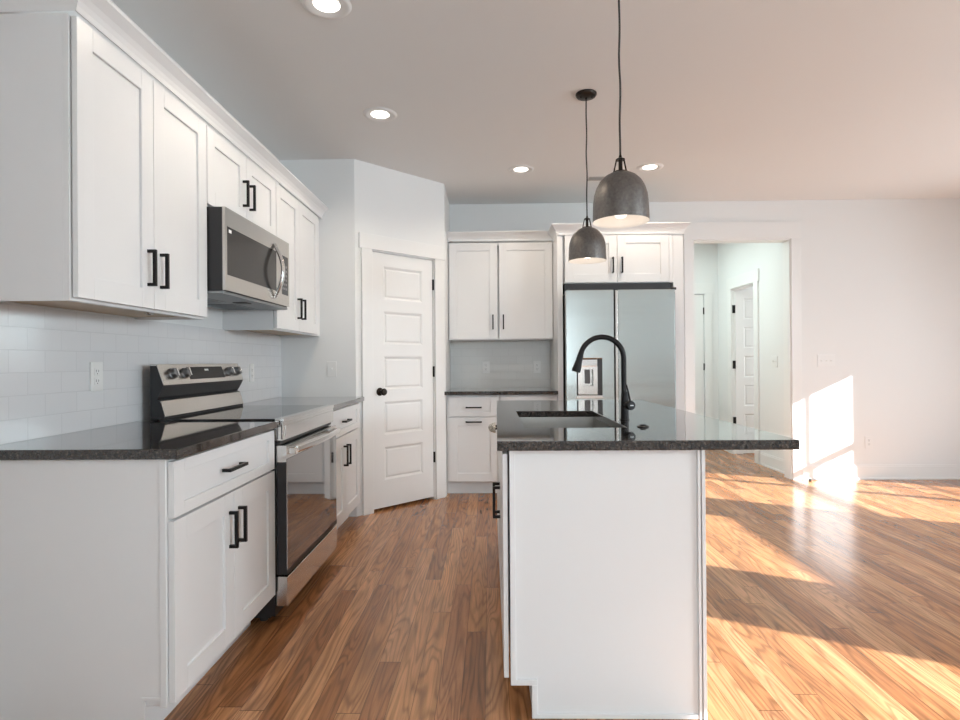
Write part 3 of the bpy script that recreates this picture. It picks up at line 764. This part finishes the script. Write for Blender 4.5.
b = nb(); fbox(b, LF, 2.562, 3.382, 1.490, 1.503, 0.02, 0.395)
obj('vent_tray', b, M_filter, MW, bevel=0.002)
for ya in (2.62, 3.02):
    b = nb(); fbox(b, LF, ya, ya + 0.30, 1.4865, 1.490, 0.07, 0.24)
    for k in range(9): fbox(b, LF, ya + 0.01 + k * 0.032, ya + 0.018 + k * 0.032, 1.484, 1.4865, 0.08, 0.23)
    obj('grease_filter', b, M_filter, MW)
b = nb(); fbox(b, LF, 2.93, 3.0, 1.486, 1.490, 0.27, 0.34); obj('lamp_cover', b, M_slot, MW)

# ------------------------------------------------------------------ island
IS = thing('island_cabinet', 'white kitchen island cabinet with a plain framed end panel facing the camera', 'kitchen island', (2.0, 2.8, 0))
IX0, IX1, IY0, IY1 = 1.663, 2.297, 1.881, 3.745
b = nb()
box(b, IX0 + 0.004, IX1 - 0.002, 1.886, 2.17, 0.115, 0.882); box(b, IX0 + 0.004, IX1 - 0.002, 3.01, IY1, 0.115, 0.882)
box(b, IX0 + 0.004, IX1 - 0.002, 2.17, 3.01, 0.115, 0.64); box(b, IX0 + 0.004, 1.70, 2.17, 3.01, 0.64, 0.882); box(b, 2.18, IX1 - 0.002, 2.17, 3.01, 0.64, 0.882)
obj('cabinet_body', b, M_cab, IS)
b = nb(); box(b, 1.735, 1.750, 1.886, IY1, 0.0, 0.115); box(b, 2.28, IX1 - 0.002, 1.886, IY1, 0.0, 0.115); obj('toe_kick', b, M_cab, IS)
b = nb()
pts = [(1.732, 0.0), (IX1, 0.0), (IX1, 0.882), (IX0, 0.882), (IX0, 0.108), (1.732, 0.108)]
prism(b, [Vector((x, 0, z)) for x, z in pts], Vector((0, IY0 + 0.003, 0)), Vector((0, 1.886, 0)))
obj('end_panel', b, M_cab, IS)
# raised border strips of the end panel
w = 0.018; y0, y1 = IY0 - 0.004, IY0 + 0.003
b = nb()
box(b, IX0, IX0 + w, y0, y1, 0.108, 0.882); box(b, IX0 + w, 1.732 + w, y0, y1, 0.108, 0.108 + w); box(b, 1.732, 1.732 + w, y0, y1, 0.0, 0.108)
box(b, 1.732 + w, IX1 - 0.02, y0, y1, 0.0, 0.014)
box(b, IX1 - 0.020, IX1 - 0.010, y0 - 0.003, y1, 0.0, 0.882); box(b, IX1 - 0.008, IX1 + 0.004, y0 - 0.006, y1, 0.0, 0.882)
obj('panel_border', b, M_cab, IS, bevel=0.001)
# kitchen side fronts (face -X)
nI = IX1 - IX0   # n position of the carcass face
def ifront(name, u0, u1, z0, z1):
    return obj(name, shaker(IF, u0, u1, z0, z1, nI + 0.006, t=0.016), M_cab, IS, bevel=0.0012)
ifront('door', 1.884, 2.075, 0.130, 0.868)
d = ifront('door', 2.079, 2.492, 0.130, 0.690); pull(IF, 2.455, 0.568, nI + 0.022, d)
d = ifront('door', 2.496, 2.905, 0.130, 0.690); pull(IF, 2.533, 0.568, nI + 0.022, d)
ifront('false_drawer_front', 2.079, 2.905, 0.699, 0.862)
d = ifront('door', 2.909, 3.735, 0.130, 0.690); d2_ = ifront('drawer', 2.909, 3.735, 0.699, 0.862); pull(IF, 3.32, 0.79, nI + 0.022, d2_, False)
# counter with the sink cut-out
CX0, CX1, CY0, CY1 = 1.623, 2.596, 1.851, 3.777
SX0, SX1, SY0, SY1 = 1.735, 2.130, 2.215, 2.960
b = nb()
zt0, zt1 = 0.8825, 0.914
outer = [(CX0, CY0), (CX1, CY0), (CX1, CY1), (CX0 + 0.02, CY1)]
inner = [(SX0, SY0), (SX1, SY0), (SX1, SY1), (SX0, SY1)]
lay = {}
for z in (zt0, zt1):
    lay[z] = ([b.verts.new((x, y, z)) for x, y in outer], [b.verts.new((x, y, z)) for x, y in inner])
for z in (zt0, zt1):
    o_, i_ = lay[z]
    for k in range(4): b.faces.new((o_[k], o_[(k + 1) % 4], i_[(k + 1) % 4], i_[k]))
for s in (0, 1):
    A_, B_ = lay[zt0][s], lay[zt1][s]
    for k in range(4): b.faces.new((A_[k], A_[(k + 1) % 4], B_[(k + 1) % 4], B_[k]))
IC = tag(obj('island_countertop', b, M_granite, None, bevel=0.003), 'large dark granite island top with an undermount sink, overhanging at the right', 'countertop')
b = nb()
lathe(b, [(0.0, 0.0), (0.10, 0.0), (0.115, 0.006), (0.120, 0.016), (0.118, 0.028), (0.105, 0.034), (0.0, 0.034)], (1.712, 2.38, 0.8795), 'Z', 36, False)
bmesh.ops.bisect_plane(b, geom=b.verts[:] + b.edges[:] + b.faces[:], plane_co=(1.6225, 0, 0), plane_no=(1, 0, 0), clear_outer=True)
obj('rounded_edge_piece', b, M_speckle, IC, smooth=True, label='small rounded beige speckled bulge on the left edge')
# sink
SK = thing('kitchen_sink', 'rectangular stainless undermount sink set in the island top', 'sink', (1.93, 2.59, 0.68))
b = nb(); th = 0.003
q = 0.012; zb = 0.685
x0, x1, y0_, y1_ = SX0 - q, SX1 + q, SY0 - q, SY1 + q
box(b, x0, x0 + 0.006, y0_, y1_, zb, 0.8815); box(b, x1 - 0.006, x1, y0_, y1_, zb, 0.8815)
box(b, x0 + 0.006, x1 - 0.006, y0_, y0_ + 0.006, zb, 0.8815); box(b, x0 + 0.006, x1 - 0.006, y1_ - 0.006, y1_, zb, 0.8815)
box(b, x0, x1, y0_, y1_, zb - 0.006, zb)
obj('basin', b, M_sink, SK)
b = nb(); lathe(b, [(0.0, 0.0), (0.055, 0.0), (0.055, 0.003), (0.040, 0.004), (0.035, -0.0), (0.0, 0.001)], (1.94, 2.60, zb + 0.0005), 'Z', 32, False); obj('drain', b, M_chrome, SK, smooth=True)
# faucet
FX, FY = 2.187, 2.494
FA = thing('kitchen_faucet', 'black gooseneck pull-down faucet rising from the island top beside the sink', 'faucet', (FX, FY, 0.914))
b = nb(); lathe(b, [(0.0, 0.0), (0.0205, 0.0), (0.0205, 0.004), (0.0175, 0.006), (0.0165, 0.09), (0.015, 0.118), (0.0125, 0.124), (0.0, 0.124)], (FX, FY, 0.914), 'Z', 32, False); obj('faucet_body', b, M_black, FA, smooth=True)
R_ = 0.094; zc = 1.182
pts = [(FX - 0.003, FY, 1.03), (FX - 0.003, FY, 1.08), (FX - 0.003, FY, 1.13)]
for k in range(0, 21):
    t = math.radians(168) * k / 20
    pts.append((FX - 0.003 - R_ + R_ * math.cos(t), FY, zc + R_ * math.sin(t)))
b = nb(); tube(b, pts, 0.0115, 18); obj('spout', b, M_black, FA, smooth=True)
e0 = Vector(pts[-1]); dr = (Vector(pts[-1]) - Vector(pts[-2])).normalized()
b = nb(); lathe(b, [(0.0, -0.002), (0.0125, -0.002), (0.0135, 0.01), (0.0150, 0.035), (0.0195, 0.066), (0.0200, 0.078), (0.017, 0.080), (0.0, 0.079)], e0, tuple(dr), 28, False); obj('spray_head', b, M_black, FA, smooth=True)
b = nb()
hdir = Vector((0.30, -0.95, 0.0)).normalized()
lathe(b, [(0.0, 0.0), (0.013, 0.0), (0.014, 0.035), (0.0205, 0.038), (0.0205, 0.052), (0.018, 0.056), (0.0, 0.057)], (FX, FY, 0.981), tuple(hdir), 28, False)
hl = obj('handle', b, M_black, FA, smooth=True)
hc = Vector((FX, FY, 0.981)) + hdir * 0.045
b = nb(); tube(b, [hc + Vector((0, 0, 0.015)), hc + Vector((-0.006, 0.004, 0.05)), hc + Vector((-0.014, 0.008, 0.088))], [0.0045, 0.004, 0.0035], 12); obj('lever', b, M_black, hl, smooth=True)
b = nb(); hq = Vector((FX, FY, 0.981)) + hdir * 0.0572
sd = Vector((-hdir.y, hdir.x, 0))
prism(b, [hq - sd * 0.008 + Vector((0, 0, -0.002)), hq + sd * 0.008 + Vector((0, 0, -0.002)), hq + sd * 0.008 + Vector((0, 0, 0.002)), hq - sd * 0.008 + Vector((0, 0, 0.002))], Vector((0, 0, 0)), hdir * 0.0005); obj('handle_mark', b, M_white_mark, hl)
b = nb(); lathe(b, [(0.0, 0.0), (0.022, 0.0), (0.022, 0.004), (0.012, 0.006), (0.011, 0.010), (0.0, 0.010)], (2.195, 2.229, 0.914), 'Z', 28, False)
tag(obj('air_switch', b, M_black, None, smooth=True), 'small flat black button on the island top in front of the faucet', 'sink button')

# ------------------------------------------------------------------ pendants
def pendant(x, y, zr, label, canopy_label=None):
    t = thing('pendant_lamp', label, 'pendant lamp', (x, y, H), 'dome pendants over the island')
    out = [(0.1085, 0.0), (0.1085, 0.006), (0.1075, 0.035), (0.1060, 0.075), (0.1020, 0.105), (0.0935, 0.132), (0.0800, 0.157), (0.060, 0.177), (0.040, 0.188), (0.020, 0.1945), (0.0, 0.196)]
    b = nb(); lathe(b, out, (x, y, zr), 'Z', 56, False); sh = obj('lamp_shade', b, M_shade, t, smooth=True)
    inn = [(0.1083, 0.001), (0.1055, 0.006), (0.1045, 0.035), (0.1030, 0.074), (0.099, 0.103), (0.0905, 0.129), (0.077, 0.153), (0.057, 0.172), (0.03, 0.185), (0.0, 0.190)]
    b = nb(); lathe(b, inn, (x, y, zr), 'Z', 56, False); lathe(b, [(0.1085, 0.0), (0.1055, 0.006)], (x, y, zr), 'Z', 56, False); obj('shade_lining', b, M_shadein, sh, smooth=True, label='white inside of the shade')
    b = nb(); lathe(b, [(0.0, 0.014), (0.018, 0.018), (0.029, 0.032), (0.034, 0.052), (0.030, 0.075), (0.018, 0.100), (0.014, 0.125), (0.014, 0.15), (0.0, 0.15)], (x, y, zr), 'Z', 28, False); obj('bulb', b, M_bulb, t, smooth=True)
    b = nb(); lathe(b, [(0.0, 0.15), (0.02, 0.15), (0.02, 0.188), (0.0, 0.188)], (x, y, zr), 'Z', 24, False); obj('socket', b, M_bronze, t, smooth=True)
    z0 = zr + 0.194; z1 = zr + 0.243
    b = nb(); lathe(b, [(0.0, 0.0), (0.029, 0.0), (0.029, 0.004), (0.0, 0.005)], (x, y, z0 - 0.003), 'Z', 24, False)
    for a in (0.15, PI - 0.15, 1.5 * PI):
        c_, s_ = math.cos(a), math.sin(a)
        tube(b, [(x + 0.026 * c_, y + 0.026 * s_, z0 - 0.003), (x + 0.015 * c_, y + 0.015 * s_, z1)], 0.003, 8)
    lathe(b, [(0.0, 0.0), (0.018, 0.0), (0.018, 0.004), (0.007, 0.009), (0.004, 0.022), (0.0, 0.022)], (x, y, z1 - 0.002), 'Z', 20, False)
    lathe(b, [(0.0075, 0.0), (0.0075, 0.05)], (x, y, z0), 'Z', 12)
    obj('yoke', b, M_bronze, t)
    b = nb(); n_ = 22; p_ = []
    for k in range(n_ + 1):
        u = k / n_
        p_.append((x + 0.0022 * math.sin(u * 17 + x) * math.sin(PI * u), y + 0.0015 * math.sin(u * 11), z1 + 0.018 + (H - 0.02 - z1 - 0.018) * u))
    tube(b, p_, 0.0040, 8); obj('cord', b, M_rubber, t, smooth=True)
    b = nb(); lathe(b, [(0.0, 0.0), (0.061, 0.0), (0.061, -0.008), (0.054, -0.017), (0.030, -0.022), (0.007, -0.024), (0.006, -0.034), (0.0, -0.034)], (x, y, H), 'Z', 40, False); cn_ = obj('canopy', b, M_bronze, t, smooth=True)
    for s_ in (-0.032, 0.032):
        b = nb(); lathe(b, [(0.0, -0.030), (0.004, -0.028), (0.004, -0.018), (0.0, -0.018)], (x + s_, y - 0.012, H), 'Z', 10, False); obj('canopy_screw', b, M_bronze, cn_)
    light('pendant_bulb_light', 'POINT', (x, y, zr + 0.015), 0.30, (1.0, 0.86, 0.72), shadow_soft_size=0.03)
    return t
pendant(2.171, 3.32, 1.752, 'smaller-looking pewter dome pendant with its round ceiling canopy in view, nearer the refrigerator')
pendant(2.118, 2.24, 1.716, 'larger-looking pewter dome pendant nearest the camera, its cord leaving the top of the picture')

# ------------------------------------------------------------------ recessed lights, ceiling register
def downlight(x, y, label):
    t = thing('recessed_light', label, 'ceiling light', (x, y, H), 'recessed ceiling lights')
    b = nb(); lathe(b, [(0.056, -0.0005), (0.070, -0.004), (0.082, -0.009), (0.098, -0.007), (0.106, 0.0)], (x, y, H), 'Z', 48, False); obj('trim_ring', b, M_trim, t, smooth=True)
    b = nb(); lathe(b, [(0.057, -0.0008), (0.040, -0.0020), (0.0, -0.0025)], (x, y, H), 'Z', 40, False); obj('lens', b, M_lens, t, smooth=True)
    light('recessed_bulb_light', 'SPOT', (x, y, H - 0.02), 22, (1.0, 0.86, 0.70), shadow_soft_size=0.07, spot_size=math.radians(150), spot_blend=0.6, direction=(0, 0, -1))
    return t
downlight(0.907, 2.45, 'recessed ceiling light at the top edge of the picture, nearest the camera')
downlight(0.925, 3.552, 'recessed ceiling light before the pantry corner, nearest the left wall cabinets in full view')
downlight(1.863, 4.612, 'recessed ceiling light in front of the back wall cabinet')
downlight(2.895, 4.60, 'recessed ceiling light at the right of the pendants, before the doorway')
RGT = thing('ceiling_register', 'narrow grey air vent in the ceiling half hidden by the larger pendant', 'vent', (2.62, 4.86, H))
b = nb(); wall(b, Fr((0, 4.82, 0), (1, 0, 0), (0, 1, 0)), 2.45, 2.80, H - 0.006, H, 0.0, 0.008); box(b, 2.45, 2.80, 4.90, 4.908, H - 0.006, H); box(b, 2.45, 2.458, 4.828, 4.90, H - 0.006, H); box(b, 2.792, 2.80, 4.828, 4.90, H - 0.006, H)
obj('register_frame', b, M_ventgrey, RGT)
b = nb()
for k in range(6): box(b, 2.458, 2.792, 4.832 + k * 0.012, 4.836 + k * 0.012, H - 0.005, H - 0.0005)
obj('louvre', b, M_ventgrey, RGT, kind='stuff')
b = nb(); box(b, 2.458, 2.792, 4.828, 4.90, H - 0.0006, H - 0.0001); obj('dark_backing', b, M_slot, RGT)

# ------------------------------------------------------------------ switches and outlets
def plate(F, u, z, label, kind_='outlet', w=0.072, h=0.117, n=0.0, group=None, gangs=1):
    t = thing('wall_outlet' if kind_ == 'outlet' else 'light_switch', label, 'outlet' if kind_ == 'outlet' else 'light switch', F.p(u, z, n), group)
    b = nb(); fbox(b, F, u - w / 2, u + w / 2, z - h / 2, z + h / 2, n, n + 0.006); obj('cover_plate', b, M_plate, t, bevel=0.002)
    if kind_ == 'outlet':
        for dz in (-0.0195, 0.0195):
            b = nb(); fbox(b, F, u - 0.0165, u + 0.0165, z + dz - 0.0145, z + dz + 0.0145, n + 0.006, n + 0.0078); s = obj('socket', b, M_plate, t, bevel=0.0015)
            b = nb(); fbox(b, F, u - 0.0075, u - 0.0055, z + dz - 0.002, z + dz + 0.008, n + 0.0078, n + 0.0081); fbox(b, F, u + 0.0055, u + 0.0075, z + dz - 0.002, z + dz + 0.007, n + 0.0078, n + 0.0081)
            fbox(b, F, u - 0.0022, u + 0.0022, z + dz - 0.010, z + dz - 0.006, n + 0.0078, n + 0.0081); obj('slots', b, M_slot, s)
    else:
        for g in range(gangs):
            uu = u + (g - (gangs - 1) / 2) * 0.046
            b = nb(); fbox(b, F, uu - 0.007, uu + 0.007, z - 0.013, z + 0.013, n + 0.006, n + 0.0068); fbox(b, F, uu - 0.0045, uu + 0.0045, z - 0.002, z + 0.008, n + 0.0068, n + 0.016); obj('toggle', b, M_plate, t, bevel=0.001)
    return t
plate(LF, 2.276, 1.124, 'white duplex outlet on the left wall tile, near side of the range', n=0.008)
plate(LF, 3.775, 1.108, 'white duplex outlet on the left wall tile, far side of the range', n=0.008)
plate(Fr((0, YC_, 0), (1, 0, 0), (0, -1, 0)), 0.396, 1.124, 'white toggle light switch on the short wall beside the pantry door', 'switch')
plate(BF, 1.560, 1.116, 'left one of two white outlets on the tile of the back wall', n=0.008)
plate(BF, 2.062, 1.114, 'right one of two white outlets on the tile of the back wall, nearer the refrigerator', n=0.008)
plate(BF, 4.873, 1.153, 'wide white switch plate on the bare wall right of the doorway', 'switch', w=0.165, gangs=3)
plate(BF, 5.275, 0.36, 'low white outlet near the baseboard right of the doorway')
plate(HR, 6.10, 1.15, 'white switch plate on the right wall inside the hall', 'switch', w=0.12, gangs=2)
DS = thing('door_stop', 'tiny dark door stop on the floor at the foot of the sunlit wall', 'door stop', (4.66, YB - 0.09, 0))
b = nb(); lathe(b, [(0.0, 0.0), (0.014, 0.0), (0.014, 0.004), (0.008, 0.008), (0.008, 0.022), (0.0, 0.026)], (4.66, YB - 0.09, 0.0), 'Z', 16, False); obj('stop_base', b, M_bronze, DS, smooth=True)
b = nb(); lathe(b, [(0.008, 0.010), (0.013, 0.012), (0.013, 0.020), (0.008, 0.022)], (4.66, YB - 0.09, 0.0), 'Z', 16, False); obj('rubber_bumper', b, M_rubber, DS, smooth=True)
